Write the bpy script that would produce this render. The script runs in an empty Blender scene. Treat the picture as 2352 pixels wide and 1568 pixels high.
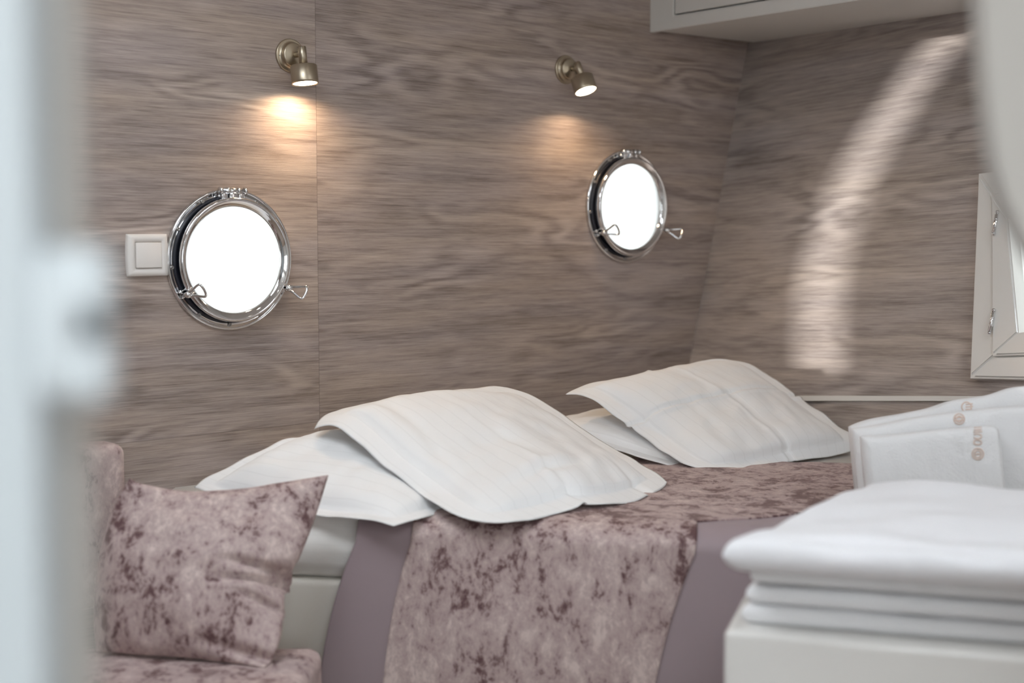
import bpy, bmesh, math, random
from mathutils import Vector, Matrix, noise
random.seed(7)
C = bpy.context.scene.collection
F = 3267.0; PITCH = math.atan(264/3267.0); CAMZ = 1.10
CP, SP = math.cos(PITCH), math.sin(PITCH)

# ------------------------------------------------------------------ survey helpers
def ray(px, py):
    u, v = (px-1176)/F, -(py-784)/F
    return Vector((u, v*SP+CP, v*CP-SP))
def at(px, py, d):
    """point in the room seen at this place of the survey photo, d metres down the room (Y)"""
    r = ray(px, py); k = d/r.y
    return Vector((r.x*k, d, CAMZ+r.z*k))
def on_plane(px, py, o, n):
    r = ray(px, py); c = Vector((0, 0, CAMZ))
    return c + r*((o-c).dot(n)/r.dot(n))

HD = Vector((0.751, 0.660, 0)).normalized()          # along the hull wall
HN = Vector((0.660, -0.751, 0)).normalized()         # out of the hull wall, into the cabin
H0 = Vector((-0.556, 2.8, CAMZ))
ED = Vector((0.574, -0.819, 0)).normalized()         # along the end wall
EC1 = on_plane(1718, 100, H0, HN); EC0 = on_plane(1590, 800, H0, HN)
EUP = (EC1-EC0).normalized()
EN = ED.cross(EUP).normalized()
if EN.y > 0: EN = -EN
EV = (EUP-ED*EUP.dot(ED)).normalized()               # up the slope of the end wall
def hull(px, py, off=0): return on_plane(px, py, H0+HN*off, HN)
def endw(px, py, off=0): return on_plane(px, py, EC0+EN*off, EN)
CEIL = 1.96

# ------------------------------------------------------------------ materials
def srgb(r, g, b):
    f = lambda c: (c/255/12.92) if c/255 <= .04045 else ((c/255+.055)/1.055)**2.4
    return (f(r), f(g), f(b), 1)
def newmat(name):
    m = bpy.data.materials.new(name); m.use_nodes = True
    nt = m.node_tree; b = nt.nodes['Principled BSDF']
    return m, nt, b
def N(nt, t, **kw):
    n = nt.nodes.new(t)
    for k, v in kw.items():
        if k.startswith('i_'):
            key = k[2:]
            n.inputs[int(key) if key.isdigit() else key.replace('_', ' ')].default_value = v
        else: setattr(n, k, v)
    return n
def plain(name, col, rough=.5, metal=0, coat=0, bump=0, bscale=200, spec=.5, var=0):
    m, nt, b = newmat(name)
    b.inputs['Base Color'].default_value = col; b.inputs['Roughness'].default_value = rough
    b.inputs['Metallic'].default_value = metal; b.inputs['Coat Weight'].default_value = coat
    b.inputs['Coat Roughness'].default_value = .08
    b.inputs['Specular IOR Level'].default_value = spec
    tc = N(nt, 'ShaderNodeTexCoord'); no = N(nt, 'ShaderNodeTexNoise', i_Scale=bscale, i_Detail=4.0)
    nt.links.new(tc.outputs['Object'], no.inputs['Vector'])
    if bump:
        bp = N(nt, 'ShaderNodeBump', i_Strength=bump, i_Distance=.002)
        nt.links.new(no.outputs['Fac'], bp.inputs['Height']); nt.links.new(bp.outputs['Normal'], b.inputs['Normal'])
    mr = N(nt, 'ShaderNodeMapRange'); mr.inputs['To Min'].default_value = max(0.02, rough-.04); mr.inputs['To Max'].default_value = rough+.04
    nt.links.new(no.outputs['Fac'], mr.inputs['Value']); nt.links.new(mr.outputs['Result'], b.inputs['Roughness'])
    return m
def wood(name, tilt=0., seam=None, zgroove=None, sat=1.):
    m, nt, b = newmat(name); L = nt.links.new
    tc = N(nt, 'ShaderNodeTexCoord')
    mp0 = N(nt, 'ShaderNodeMapping'); mp0.inputs['Rotation'].default_value = (0, tilt, 0)
    L(tc.outputs['Object'], mp0.inputs['Vector'])
    src = mp0.outputs['Vector']
    if seam is not None:      # panel left of the joint is another sheet of the laminate
        sx = N(nt, 'ShaderNodeSeparateXYZ'); L(tc.outputs['Object'], sx.inputs[0])
        lt = N(nt, 'ShaderNodeMath', operation='LESS_THAN', i_1=seam); L(sx.outputs['X'], lt.inputs[0])
        gz = N(nt, 'ShaderNodeMath', operation='LESS_THAN', i_1=zgroove); L(sx.outputs['Z'], gz.inputs[0])
        cmb = N(nt, 'ShaderNodeCombineXYZ'); L(lt.outputs[0], cmb.inputs['X']); L(gz.outputs[0], cmb.inputs['Y'])
        sc = N(nt, 'ShaderNodeVectorMath', operation='MULTIPLY'); sc.inputs[1].default_value = (3.7, 7.1, 0); L(cmb.outputs[0], sc.inputs[0])
        ad = N(nt, 'ShaderNodeVectorMath', operation='ADD'); L(src, ad.inputs[0]); L(sc.outputs[0], ad.inputs[1]); src = ad.outputs[0]
    def tex(scale, sc, det, rough=.6, dist=0.):
        mp = N(nt, 'ShaderNodeMapping'); mp.inputs['Scale'].default_value = sc; L(src, mp.inputs['Vector'])
        t = N(nt, 'ShaderNodeTexNoise', i_Scale=scale, i_Detail=det, i_Roughness=rough, i_Distortion=dist); L(mp.outputs[0], t.inputs['Vector'])
        return t.outputs['Fac']
    fig = tex(1.0, (1.5, 1, 7.5), 2.5, .5, .35)
    # growth rings: contour lines of the figure field
    mu = N(nt, 'ShaderNodeMath', operation='MULTIPLY', i_1=62.0); L(fig, mu.inputs[0])
    ff = tex(1.0, (9, 1, 90), 3, .6); fa = N(nt, 'ShaderNodeMath', operation='MULTIPLY_ADD', i_1=3.2); L(ff, fa.inputs[0]); L(mu.outputs[0], fa.inputs[2])
    sn = N(nt, 'ShaderNodeMath', operation='SINE'); L(fa.outputs[0], sn.inputs[0])
    ring = N(nt, 'ShaderNodeMapRange'); ring.inputs['From Min'].default_value = -1; L(sn.outputs[0], ring.inputs['Value'])
    cloud = tex(1.0, (1.5, 1, 15), 4, .55, .2)
    streak = tex(1.0, (4.2, 1, 150), 6, .68, .1)
    fine = tex(1.0, (15, 1, 640), 4, .7)
    pore = tex(1.0, (11, 1, 520), 3, .6)
    def mix(a, bb, w):
        n = N(nt, 'ShaderNodeMath', operation='MULTIPLY_ADD', i_1=w); L(bb, n.inputs[0]); L(a, n.inputs[2]); return n.outputs[0]
    z = N(nt, 'ShaderNodeValue'); z.outputs[0].default_value = 0
    s = mix(z.outputs[0], cloud, .30); s = mix(s, streak, .42); s = mix(s, fine, .36); 
    msk = N(nt, 'ShaderNodeMapRange', interpolation_type='SMOOTHSTEP'); msk.inputs['From Min'].default_value = .47; msk.inputs['From Max'].default_value = .62
    L(tex(1.0, (1.6, 1, 7), 2, .5), msk.inputs['Value'])
    rc = N(nt, 'ShaderNodeMath', operation='SUBTRACT', i_1=.5); L(ring.outputs[0], rc.inputs[0])
    rm = N(nt, 'ShaderNodeMath', operation='MULTIPLY'); L(rc.outputs[0], rm.inputs[0]); L(msk.outputs[0], rm.inputs[1])
    s = mix(s, rm.outputs[0], .11); s = mix(s, ring.outputs[0], .03); s = mix(s, fig, .15)
    cr = N(nt, 'ShaderNodeValToRGB'); L(s, cr.inputs['Fac'])
    e = cr.color_ramp.elements
    e[0].position = .43; e[0].color = srgb(104, 91, 83)
    e[1].position = .84; e[1].color = srgb(208, 194, 184)
    for p, c in ((.55, srgb(145, 131, 123)), (.62, srgb(167, 152, 143)), (.70, srgb(181, 166, 156))):
        k = e.new(p); k.color = c
    # knots
    vo = N(nt, 'ShaderNodeTexVoronoi', i_Scale=1.0); mpv = N(nt, 'ShaderNodeMapping'); mpv.inputs['Scale'].default_value = (2.2, .1, 6.5)
    L(src, mpv.inputs['Vector']); L(mpv.outputs[0], vo.inputs['Vector'])
    kn = N(nt, 'ShaderNodeMapRange'); kn.inputs['From Min'].default_value = .015; kn.inputs['From Max'].default_value = .09
    kn.inputs['To Min'].default_value = .62; kn.inputs['To Max'].default_value = 1; L(vo.outputs['Distance'], kn.inputs['Value'])
    col = N(nt, 'ShaderNodeMix', data_type='RGBA', blend_type='MULTIPLY'); col.inputs[0].default_value = 1
    L(cr.outputs['Color'], col.inputs[6])
    kc = N(nt, 'ShaderNodeCombineColor'); [L(kn.outputs[0], kc.inputs[i]) for i in range(3)]
    L(kc.outputs[0], col.inputs[7]); out = col.outputs[2]
    pm = N(nt, 'ShaderNodeMapRange'); pm.inputs['From Min'].default_value = .54; pm.inputs['From Max'].default_value = .70
    pm.inputs['To Min'].default_value = 1.03; pm.inputs['To Max'].default_value = .70; L(pore, pm.inputs['Value'])
    pc = N(nt, 'ShaderNodeCombineColor'); [L(pm.outputs[0], pc.inputs[i]) for i in range(3)]
    cp = N(nt, 'ShaderNodeMix', data_type='RGBA', blend_type='MULTIPLY'); cp.inputs[0].default_value = 1
    L(out, cp.inputs[6]); L(pc.outputs[0], cp.inputs[7]); out = cp.outputs[2]
    # hue drift: greyer and warmer areas
    hue = tex(1.0, (2.2, 1, 14), 2, .5)
    hr = N(nt, 'ShaderNodeValToRGB'); L(hue, hr.inputs['Fac'])
    hr.color_ramp.elements[0].position = .35; hr.color_ramp.elements[0].color = (.97, .98, 1.03, 1)
    hr.color_ramp.elements[1].position = .65; hr.color_ramp.elements[1].color = (1.02, 1.0, .97, 1)
    c2 = N(nt, 'ShaderNodeMix', data_type='RGBA', blend_type='MULTIPLY'); c2.inputs[0].default_value = 1
    L(out, c2.inputs[6]); L(hr.outputs['Color'], c2.inputs[7]); out = c2.outputs[2]
    if seam is not None:
        def groove(sock, pos, w):
            a = N(nt, 'ShaderNodeMath', operation='SUBTRACT', i_1=pos); L(sock, a.inputs[0])
            ab = N(nt, 'ShaderNodeMath', operation='ABSOLUTE'); L(a.outputs[0], ab.inputs[0])
            g = N(nt, 'ShaderNodeMapRange'); g.inputs['From Max'].default_value = w; g.inputs['To Min'].default_value = .55; L(ab.outputs[0], g.inputs['Value'])
            return g.outputs[0]
        g1 = groove(sx.outputs['X'], seam, .0011); g2 = groove(sx.outputs['Z'], zgroove, .0011)
        mm = N(nt, 'ShaderNodeMath', operation='MULTIPLY'); L(g1, mm.inputs[0]); L(g2, mm.inputs[1])
        gc = N(nt, 'ShaderNodeCombineColor'); [L(mm.outputs[0], gc.inputs[i]) for i in range(3)]
        c3 = N(nt, 'ShaderNodeMix', data_type='RGBA', blend_type='MULTIPLY'); c3.inputs[0].default_value = 1
        L(out, c3.inputs[6]); L(gc.outputs[0], c3.inputs[7]); out = c3.outputs[2]
    hv = N(nt, 'ShaderNodeHueSaturation'); hv.inputs['Saturation'].default_value = sat; L(out, hv.inputs['Color']); out = hv.outputs['Color']
    L(out, b.inputs['Base Color'])
    b.inputs['Roughness'].default_value = .42; b.inputs['Specular IOR Level'].default_value = .4
    hs = mix(fine, pore, .6)
    bp = N(nt, 'ShaderNodeBump', i_Strength=.35, i_Distance=.0012); L(hs, bp.inputs['Height']); L(bp.outputs['Normal'], b.inputs['Normal'])
    return m
def velvet(name, sc=1.0, bias=0., nap_sheen=False, shift=0.):
    m, nt, b = newmat(name); L = nt.links.new
    tc = N(nt, 'ShaderNodeTexCoord')
    def tex(scale, det, rough, dist, vs=(1, 1, .62)):
        mp = N(nt, 'ShaderNodeMapping'); mp.inputs['Scale'].default_value = vs; L(tc.outputs['Object'], mp.inputs['Vector'])
        t = N(nt, 'ShaderNodeTexNoise', i_Scale=scale*sc, i_Detail=det, i_Roughness=rough, i_Distortion=dist); L(mp.outputs[0], t.inputs['Vector'])
        return t.outputs['Fac']
    a = tex(30, 8, .70, .35); c = tex(105, 4, .65, .3); d = tex(9, 2, .5, .3)
    s1 = N(nt, 'ShaderNodeMath', operation='MULTIPLY_ADD', i_1=.38); L(c, s1.inputs[0]); L(a, s1.inputs[2])
    s2 = N(nt, 'ShaderNodeMath', operation='MULTIPLY_ADD', i_1=.34); L(d, s2.inputs[0]); L(s1.outputs[0], s2.inputs[2])
    fac = s2.outputs[0]
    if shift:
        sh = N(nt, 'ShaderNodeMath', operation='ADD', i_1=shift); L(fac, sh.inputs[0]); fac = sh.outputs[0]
    if nap_sheen:   # lying part of the runner painted darker: its pile sheen put into colour
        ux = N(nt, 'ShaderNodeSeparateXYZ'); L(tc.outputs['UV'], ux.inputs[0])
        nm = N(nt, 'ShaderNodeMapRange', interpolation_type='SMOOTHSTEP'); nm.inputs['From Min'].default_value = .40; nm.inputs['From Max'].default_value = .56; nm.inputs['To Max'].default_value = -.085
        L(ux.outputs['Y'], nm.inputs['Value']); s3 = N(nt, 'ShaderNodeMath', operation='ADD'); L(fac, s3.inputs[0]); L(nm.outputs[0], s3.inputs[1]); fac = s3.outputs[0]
    cr = N(nt, 'ShaderNodeValToRGB'); L(fac, cr.inputs['Fac'])
    e = cr.color_ramp.elements
    e[0].position = .67+bias; e[0].color = srgb(100, 74, 75)
    e[1].position = 1.0; e[1].color = srgb(214, 196, 190)
    for p, q in ((.73+bias, srgb(134, 111, 110)), (.785+bias, srgb(174, 153, 151)), (.90, srgb(190, 171, 167))):
        k = e.new(min(p, .97)); k.color = q
    L(cr.outputs['Color'], b.inputs['Base Color'])
    b.inputs['Roughness'].default_value = .62; b.inputs['Specular IOR Level'].default_value = .25
    b.inputs['Sheen Weight'].default_value = .6; b.inputs['Sheen Roughness'].default_value = .35
    b.inputs['Sheen Tint'].default_value = srgb(225, 205, 200)
    bp = N(nt, 'ShaderNodeBump', i_Strength=.5, i_Distance=.004); L(s2.outputs[0], bp.inputs['Height']); L(bp.outputs['Normal'], b.inputs['Normal'])
    return m
def cotton(name, col, stripes=0., n=26, bump=.25, weave=900, rough=.8, axis='X'):
    m, nt, b = newmat(name); L = nt.links.new
    tc = N(nt, 'ShaderNodeTexCoord')
    b.inputs['Roughness'].default_value = rough; b.inputs['Specular IOR Level'].default_value = .25
    b.inputs['Sheen Weight'].default_value = .15
    no = N(nt, 'ShaderNodeTexNoise', i_Scale=weave, i_Detail=2.0); L(tc.outputs['Object'], no.inputs['Vector'])
    wr = N(nt, 'ShaderNodeTexNoise', i_Scale=14.0, i_Detail=3.0, i_Distortion=.8); L(tc.outputs['Object'], wr.inputs['Vector'])
    h = N(nt, 'ShaderNodeMath', operation='MULTIPLY_ADD', i_1=5.0); L(wr.outputs['Fac'], h.inputs[0]); L(no.outputs['Fac'], h.inputs[2])
    bp = N(nt, 'ShaderNodeBump', i_Strength=bump, i_Distance=.0015); L(h.outputs[0], bp.inputs['Height']); L(bp.outputs['Normal'], b.inputs['Normal'])
    if stripes:
        sx = N(nt, 'ShaderNodeSeparateXYZ'); L(tc.outputs['UV'], sx.inputs[0])
        mu = N(nt, 'ShaderNodeMath', operation='MULTIPLY', i_1=float(n)); L(sx.outputs[axis], mu.inputs[0])
        fr = N(nt, 'ShaderNodeMath', operation='FRACT'); L(mu.outputs[0], fr.inputs[0])
        ab = N(nt, 'ShaderNodeMath', operation='COMPARE', i_1=.5, i_2=.05); L(fr.outputs[0], ab.inputs[0])
        mx = N(nt, 'ShaderNodeMix', data_type='RGBA'); L(ab.outputs[0], mx.inputs[0])
        mx.inputs[6].default_value = col; mx.inputs[7].default_value = tuple(c*(1-stripes) for c in col[:3])+(1,)
        L(mx.outputs[2], b.inputs['Base Color'])
    else: b.inputs['Base Color'].default_value = col
    return m
def emit(name, col, s):
    m, nt, b = newmat(name)
    b.inputs['Base Color'].default_value = (0.8, .8, .8, 1); b.inputs['Emission Color'].default_value = col; b.inputs['Emission Strength'].default_value = s
    return m
def glass(name):
    m = bpy.data.materials.new(name); m.use_nodes = True; nt = m.node_tree; nt.nodes.clear()
    t = N(nt, 'ShaderNodeBsdfTransparent'); g = N(nt, 'ShaderNodeBsdfGlossy', i_Roughness=.02)
    t.inputs['Color'].default_value = (.96, .985, .975, 1)
    fr = N(nt, 'ShaderNodeFresnel', i_IOR=1.45); mx = N(nt, 'ShaderNodeMixShader'); o = N(nt, 'ShaderNodeOutputMaterial')
    gm = N(nt, 'ShaderNodeNewGeometry'); iv = N(nt, 'ShaderNodeMath', operation='SUBTRACT'); iv.inputs[0].default_value = 1; nt.links.new(gm.outputs['Backfacing'], iv.inputs[1])
    fm = N(nt, 'ShaderNodeMath', operation='MULTIPLY'); nt.links.new(fr.outputs[0], fm.inputs[0]); nt.links.new(iv.outputs[0], fm.inputs[1])
    nt.links.new(fm.outputs[0], mx.inputs[0]); nt.links.new(t.outputs[0], mx.inputs[1]); nt.links.new(g.outputs[0], mx.inputs[2]); nt.links.new(mx.outputs[0], o.inputs[0])
    return m

ROOF_FILL = 9.2; BACK_FILL = 3.7  # glow strengths of the added ceiling panels and back panel
SEAM_X = (hull(728, 400)-H0).dot(HD); GROOVE_Z = -.405
M = dict(
    wood_hull=wood('wood_laminate_hull', tilt=-.01, seam=SEAM_X, zgroove=GROOVE_Z),
    wood_end=wood('wood_laminate_end', tilt=.06, sat=.72),
    chrome=plain('polished_chrome', (.78, .78, .79, 1), .07, 1),
    nickel=plain('brushed_nickel', srgb(188, 176, 156), .36, 1, bscale=60),
    groove_dark=plain('dark_groove_tone', srgb(34, 36, 46), .35),
    lightbox=emit('roof_fill_glow', (.87, .94, 1, 1), ROOF_FILL),
    back_glow=emit('back_fill_glow', (.92, .97, 1, 1), BACK_FILL),
    screw=plain('screw_steel', (.35, .34, .33, 1), .3, 1),
    white_gloss=plain('white_gloss_lacquer', srgb(232, 230, 226), .22, coat=.6),
    white_satin=plain('white_satin_paint', srgb(226, 224, 220), .4),
    door_paint=plain('cool_white_door_paint', srgb(178, 185, 188), .45),
    latch=plain('satin_latch_plate', srgb(196, 203, 206), .5),
    jamb=plain('warm_white_jamb_paint', srgb(182, 178, 172), .45),
    plastic=plain('white_switch_plastic', srgb(236, 231, 226), .32, coat=.2),
    ceilp=plain('ceiling_paint', srgb(232, 230, 226), .6),
    floorp=plain('floor_vinyl', srgb(120, 100, 84), .5),
    cream=plain('cream_gelcoat', srgb(246, 243, 234), .38, coat=.2),
    velvet=velvet('crushed_velvet_mauve'),
    velvet_s=velvet('crushed_velvet_bench', shift=-.06),  # darker throughout: the seat top's pile sheen put into colour
    velvet_r=velvet('crushed_velvet_runner', nap_sheen=True),
    velvet_c=velvet('crushed_velvet_cushion', 1.15, .0, shift=-.03),
    grey=cotton('grey_mauve_satin', srgb(160, 144, 148), bump=.15, rough=.5),
    sheet=cotton('white_sheet', srgb(240, 238, 234), stripes=.03, n=30, bump=.35),
    pillow=cotton('white_striped_pillowcase', srgb(243, 243, 243), stripes=.04, n=17, bump=.22),
    terry=cotton('white_terry', srgb(240, 240, 241), bump=.7, weave=420, rough=.95),
    linen=cotton('white_folded_linen', srgb(240, 240, 243), bump=.4),
    thread=plain('beige_thread', srgb(228, 208, 196), .7),
    glass=glass('window_glass'),
    lamp=emit('lamp_lens_glow', (1, .86, .66, 1), 14),
    down=emit('downlight_glow', (1, .95, .88, 1), 22),
)

# ------------------------------------------------------------------ object helpers
def obj(name, bm, m, parent=None, smooth=True, mw=None):
    me = bpy.data.meshes.new(name); bm.normal_update(); bm.to_mesh(me); bm.free()
    me.materials.append(M[m] if isinstance(m, str) else m)
    for p in me.polygons: p.use_smooth = smooth
    o = bpy.data.objects.new(name, me); C.objects.link(o)
    if mw is not None: o.matrix_world = mw
    if parent is not None: o.parent = parent
    return o
def tag(o, label, cat, group=None):
    o['label'] = label; o['category'] = cat
    if group: o['group'] = group
    return o
def empty(name, mw):
    o = bpy.data.objects.new(name, None); C.objects.link(o); o.empty_display_size = .05
    o.matrix_world = mw if isinstance(mw, Matrix) else Matrix.Translation(mw)
    return o
def struct(o, label, cat):
    o['kind'] = 'structure'; o['label'] = label; o['category'] = cat; return o
def frame(o, x, y, z):
    """matrix with local axes x,y,z in columns"""
    m = Matrix((x, y, z)).transposed().to_4x4(); m.translation = o; return m
def add_box(bm, lo, hi, bev=0, seg=2, mat=None):
    r = bmesh.ops.create_cube(bm, size=1)['verts']
    for v in r:
        v.co = Vector((lo[i]+(v.co[i]+.5)*(hi[i]-lo[i]) for i in range(3)))
    if bev:
        es = list({e for v in r for e in v.link_edges})
        g = bmesh.ops.bevel(bm, geom=es, offset=bev, segments=seg, affect='EDGES', profile=.5)
        r = list({v for f in g['faces'] for v in f.verts} | {v for v in r if v.is_valid})
    if mat is not None:
        for v in r: v.co = mat @ v.co
    return r
def lathe(bm, prof, n=64, mat=None, closed=False):
    """prof: (r, h) pairs, axis = local Y (h along +Y)"""
    rings = []
    for r, h in prof:
        if r < 1e-6: rings.append([bm.verts.new((0, h, 0))])
        else: rings.append([bm.verts.new((r*math.cos(2*math.pi*i/n), h, r*math.sin(2*math.pi*i/n))) for i in range(n)])
    pairs = list(zip(rings, rings[1:])) + ([(rings[-1], rings[0])] if closed else [])
    for a, b in pairs:
        if len(a) == 1 and len(b) == 1: continue
        for i in range(n):
            j = (i+1) % n
            q = [a[0], b[j], b[i]] if len(a) == 1 else ([a[i], a[j], b[0]] if len(b) == 1 else [a[i], a[j], b[j], b[i]])
            bm.faces.new(q)
    vs = [v for rr in rings for v in rr]
    if mat is not None:
        for v in vs: v.co = mat @ v.co
    bmesh.ops.recalc_face_normals(bm, faces=bm.faces)
def tube(bm, pts, r, n=12, closed=False):
    pts = [Vector(p) for p in pts]; rings = []
    k = len(pts); up = Vector((0, 0, 1))
    for i, p in enumerate(pts):
        a = pts[(i-1) % k] if (closed or i > 0) else p; b = pts[(i+1) % k] if (closed or i < k-1) else p
        t = (b-a).normalized()
        s = t.cross(up)
        if s.length < .05: s = t.cross(Vector((1, 0, 0)))
        s.normalize(); w = s.cross(t)
        rings.append([bm.verts.new(p+s*r*math.cos(2*math.pi*j/n)+w*r*math.sin(2*math.pi*j/n)) for j in range(n)])
    m = k if closed else k-1
    for i in range(m):
        A, B = rings[i], rings[(i+1) % k]
        for j in range(n): bm.faces.new([A[j], A[(j+1) % n], B[(j+1) % n], B[j]])
    if not closed:
        bm.faces.new(rings[0][::-1]); bm.faces.new(rings[-1])
    bmesh.ops.recalc_face_normals(bm, faces=bm.faces)
def spline(pts, n):
    """n+1 points along a Catmull-Rom curve, even by arc length"""
    P = [Vector(p) for p in pts]
    if len(P) == 2: return [P[0].lerp(P[1], i/n) for i in range(n+1)]
    Q = [P[0]*2-P[1]]+P+[P[-1]*2-P[-2]]; out = []
    for i in range(1, len(Q)-2):
        a, b, c, d = Q[i-1:i+3]
        for k in range(24):
            t = k/24
            out.append(.5*((2*b)+(c-a)*t+(2*a-5*b+4*c-d)*t*t+(3*b-a-3*c+d)*t**3))
    out.append(P[-1])
    L = [0]
    for a, b in zip(out, out[1:]): L.append(L[-1]+(b-a).length)
    res = []; k = 0
    for i in range(n+1):
        s = L[-1]*i/n
        while k < len(L)-2 and L[k+1] < s: k += 1
        t = (s-L[k])/max(L[k+1]-L[k], 1e-9); res.append(out[k].lerp(out[k+1], min(max(t, 0), 1)))
    return res
def sample(poly, t):
    x = t*(len(poly)-1); i = min(int(x), len(poly)-2); return poly[i].lerp(poly[i+1], x-i)
def cushion(name, mat, top, right, bottom, left, H, Hb, flange=.0, p=.55, up=Vector((0, -.3, 1)), n=72, wr=.0015, fn=None, parent=None, wave=0., thick=.0012, cosine=True, seed=0., rim=None, cround=0.):
    """soft closed body: outline curves top(A-B) right(B-C) bottom(D-C) left(A-D), bulging H to the front and Hb to the back"""
    T, R, B, Lf = (spline([at(*q) if not isinstance(q, Vector) else q for q in e], 96) for e in (top, right, bottom, left))
    A_, B_, C_, D_ = T[0], T[-1], R[-1], Lf[-1]
    def S(u, v):
        return (sample(T, u)*(1-v)+sample(B, u)*v + sample(Lf, v)*(1-u)+sample(R, v)*u
                - (A_*(1-u)*(1-v)+B_*u*(1-v)+C_*u*v+D_*(1-u)*v))
    nn = (B_-D_).cross(C_-A_).normalized()
    if nn.dot(up) < 0: nn = -nn
    LU, LV = (B_-A_).length, (D_-A_).length
    def g(x, ln=1):
        if rim:
            e = min(x, 1-x)*ln/rim
            return math.sqrt(max(0, 1-(1-min(e, 1))**2))
        x = (x-flange)/(1-2*flange)
        if x <= 0 or x >= 1: return 0
        return max(0, 1-(2*x-1)**2)**p
    def par(i, ln=1):
        if rim:
            q = 7; R = rim/ln
            if i <= q: return R*(1-math.cos(i/q*math.pi/2))
            if i >= n-q: return 1-R*(1-math.cos((n-i)/q*math.pi/2))
            return R+(1-2*R)*(i-q)/(n-2*q)
        x = i/n
        return .5-.5*math.cos(math.pi*x) if cosine else x
    MID = S(.5, .5)
    bm = bmesh.new(); uvl = bm.loops.layers.uv.new('UVMap'); tv, bv = {}, {}
    for i in range(n+1):
        for j in range(n+1):
            u, v = par(i, LU), par(j, LV)
            b = S(u, v)
            if cround:
                q_ = cround*(abs(2*u-1)**9*abs(2*v-1)**9); b = b.lerp(MID, q_)
            k = g(u, LU)*g(v, LV)
            e = min(u, v, 1-u, 1-v)
            w = noise.noise(Vector((u*5+seed, v*5, seed)))*.6+noise.noise(Vector((u*12+seed, v*9, seed+3)))*.4
            d = H*k + wr*w*(2.5*min(1, k*2)+.6)
            if wave and e < flange: d += wave*noise.noise(Vector((u*7+seed, v*7, 9+seed)))*(1-e/flange)
            if fn: d += fn(u, v, k)
            edge = (i in (0, n) or j in (0, n))
            tv[i, j] = (bm.verts.new(b+nn*(d+(thick if not edge else 0))), (u, v))
            if edge: bv[i, j] = tv[i, j]
            else:
                db = -Hb*k + (0 if k > 0 else (d))
                bv[i, j] = (bm.verts.new(b+nn*(min(db, d-thick)-thick)), (u, v))
    for i in range(n):
        for j in range(n):
            for dd, rev in ((tv, False), (bv, True)):
                q = [dd[i, j], dd[i+1, j], dd[i+1, j+1], dd[i, j+1]]
                if rev: q = q[::-1]
                f = bm.faces.new([a[0] for a in q])
                for lp, a in zip(f.loops, q): lp[uvl].uv = a[1]
    bmesh.ops.recalc_face_normals(bm, faces=bm.faces)
    return obj(name, bm, mat, parent)
def fill(bm, loops, zfn):
    """planar face set with holes; loops of (a,b); zfn maps (a,b) to a vector"""
    es = []
    for lp in loops:
        vs = [bm.verts.new(zfn(a, b)) for a, b in lp]
        for i in range(len(vs)): es.append(bm.edges.new((vs[i], vs[(i+1) % len(vs)])))
    bmesh.ops.triangle_fill(bm, edges=es, use_beauty=True, use_dissolve=False)
def thicken(bm, vec):
    r = bmesh.ops.extrude_face_region(bm, geom=bm.faces[:])
    for v in r['geom']:
        if isinstance(v, bmesh.types.BMVert): v.co += vec
    bmesh.ops.recalc_face_normals(bm, faces=bm.faces)
def circ(cx, cz, r, n=72): return [(cx+r*math.cos(2*math.pi*i/n), cz+r*math.sin(2*math.pi*i/n)) for i in range(n)]

# ================================================================== THE CABIN SHELL
HM = frame(H0, HD, -HN, Vector((0, 0, 1)))     # hull wall local: x along, y outward, z up
PC = [hull(527, 596), hull(1437, 475)]         # porthole centres
PR = .138
def hl(p): q = HM.inverted() @ p; return q.x, q.z
bm = bmesh.new()
h1x, h1z = hl(PC[0]); h2x, h2z = hl(PC[1])
fill(bm, [[(-6.0, -CAMZ), (1.95, -CAMZ), (1.95, CEIL-CAMZ), (-6.0, CEIL-CAMZ)], circ(h1x, h1z, .131), circ(h2x, h2z, .131)], lambda a, b: Vector((a, 0, b)))
thicken(bm, Vector((0, .006, 0)))
struct(obj('wall_left', bm, 'wood_hull', smooth=False, mw=HM), 'long cabin side wall in horizontal grey-brown wood laminate with two portholes', 'wall')

# end wall: raked plane whose left edge is the corner line
EM = frame(EC0, ED, -EN, EV)
def el(p): q = EM.inverted() @ p; return q.x, q.z
def corner_x(z):   # x of the corner line at slope height z
    return z*EUP.dot(ED)/EUP.dot(EV)
zt = (CEIL-EC0.z)/EV.z; zb = -EC0.z/EV.z
W3 = [endw(2262, 405), endw(2243, 873)]         # window casing outer left edge
w3t, w3b = el(W3[0]), el(W3[1])
WW = .52
inset = .062
bm = bmesh.new()
_o = [w3b, el(endw(2560, 880)), el(endw(2560, 372)), w3t]
hole = [(_o[0][0]+inset, _o[0][1]+inset), (_o[1][0]-inset, _o[1][1]+inset), (_o[2][0]-inset, _o[2][1]-inset), (_o[3][0]+inset, _o[3][1]-inset)]
fill(bm, [[(corner_x(zb), zb), (3.6, zb), (3.6, zt), (corner_x(zt), zt)], hole], lambda a, b: Vector((a, 0, b)))
thicken(bm, Vector((0, .03, 0)))
struct(obj('wall_right', bm, 'wood_end', smooth=False, mw=EM), 'raked end wall in grey-brown wood laminate behind the towels', 'wall')

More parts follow.
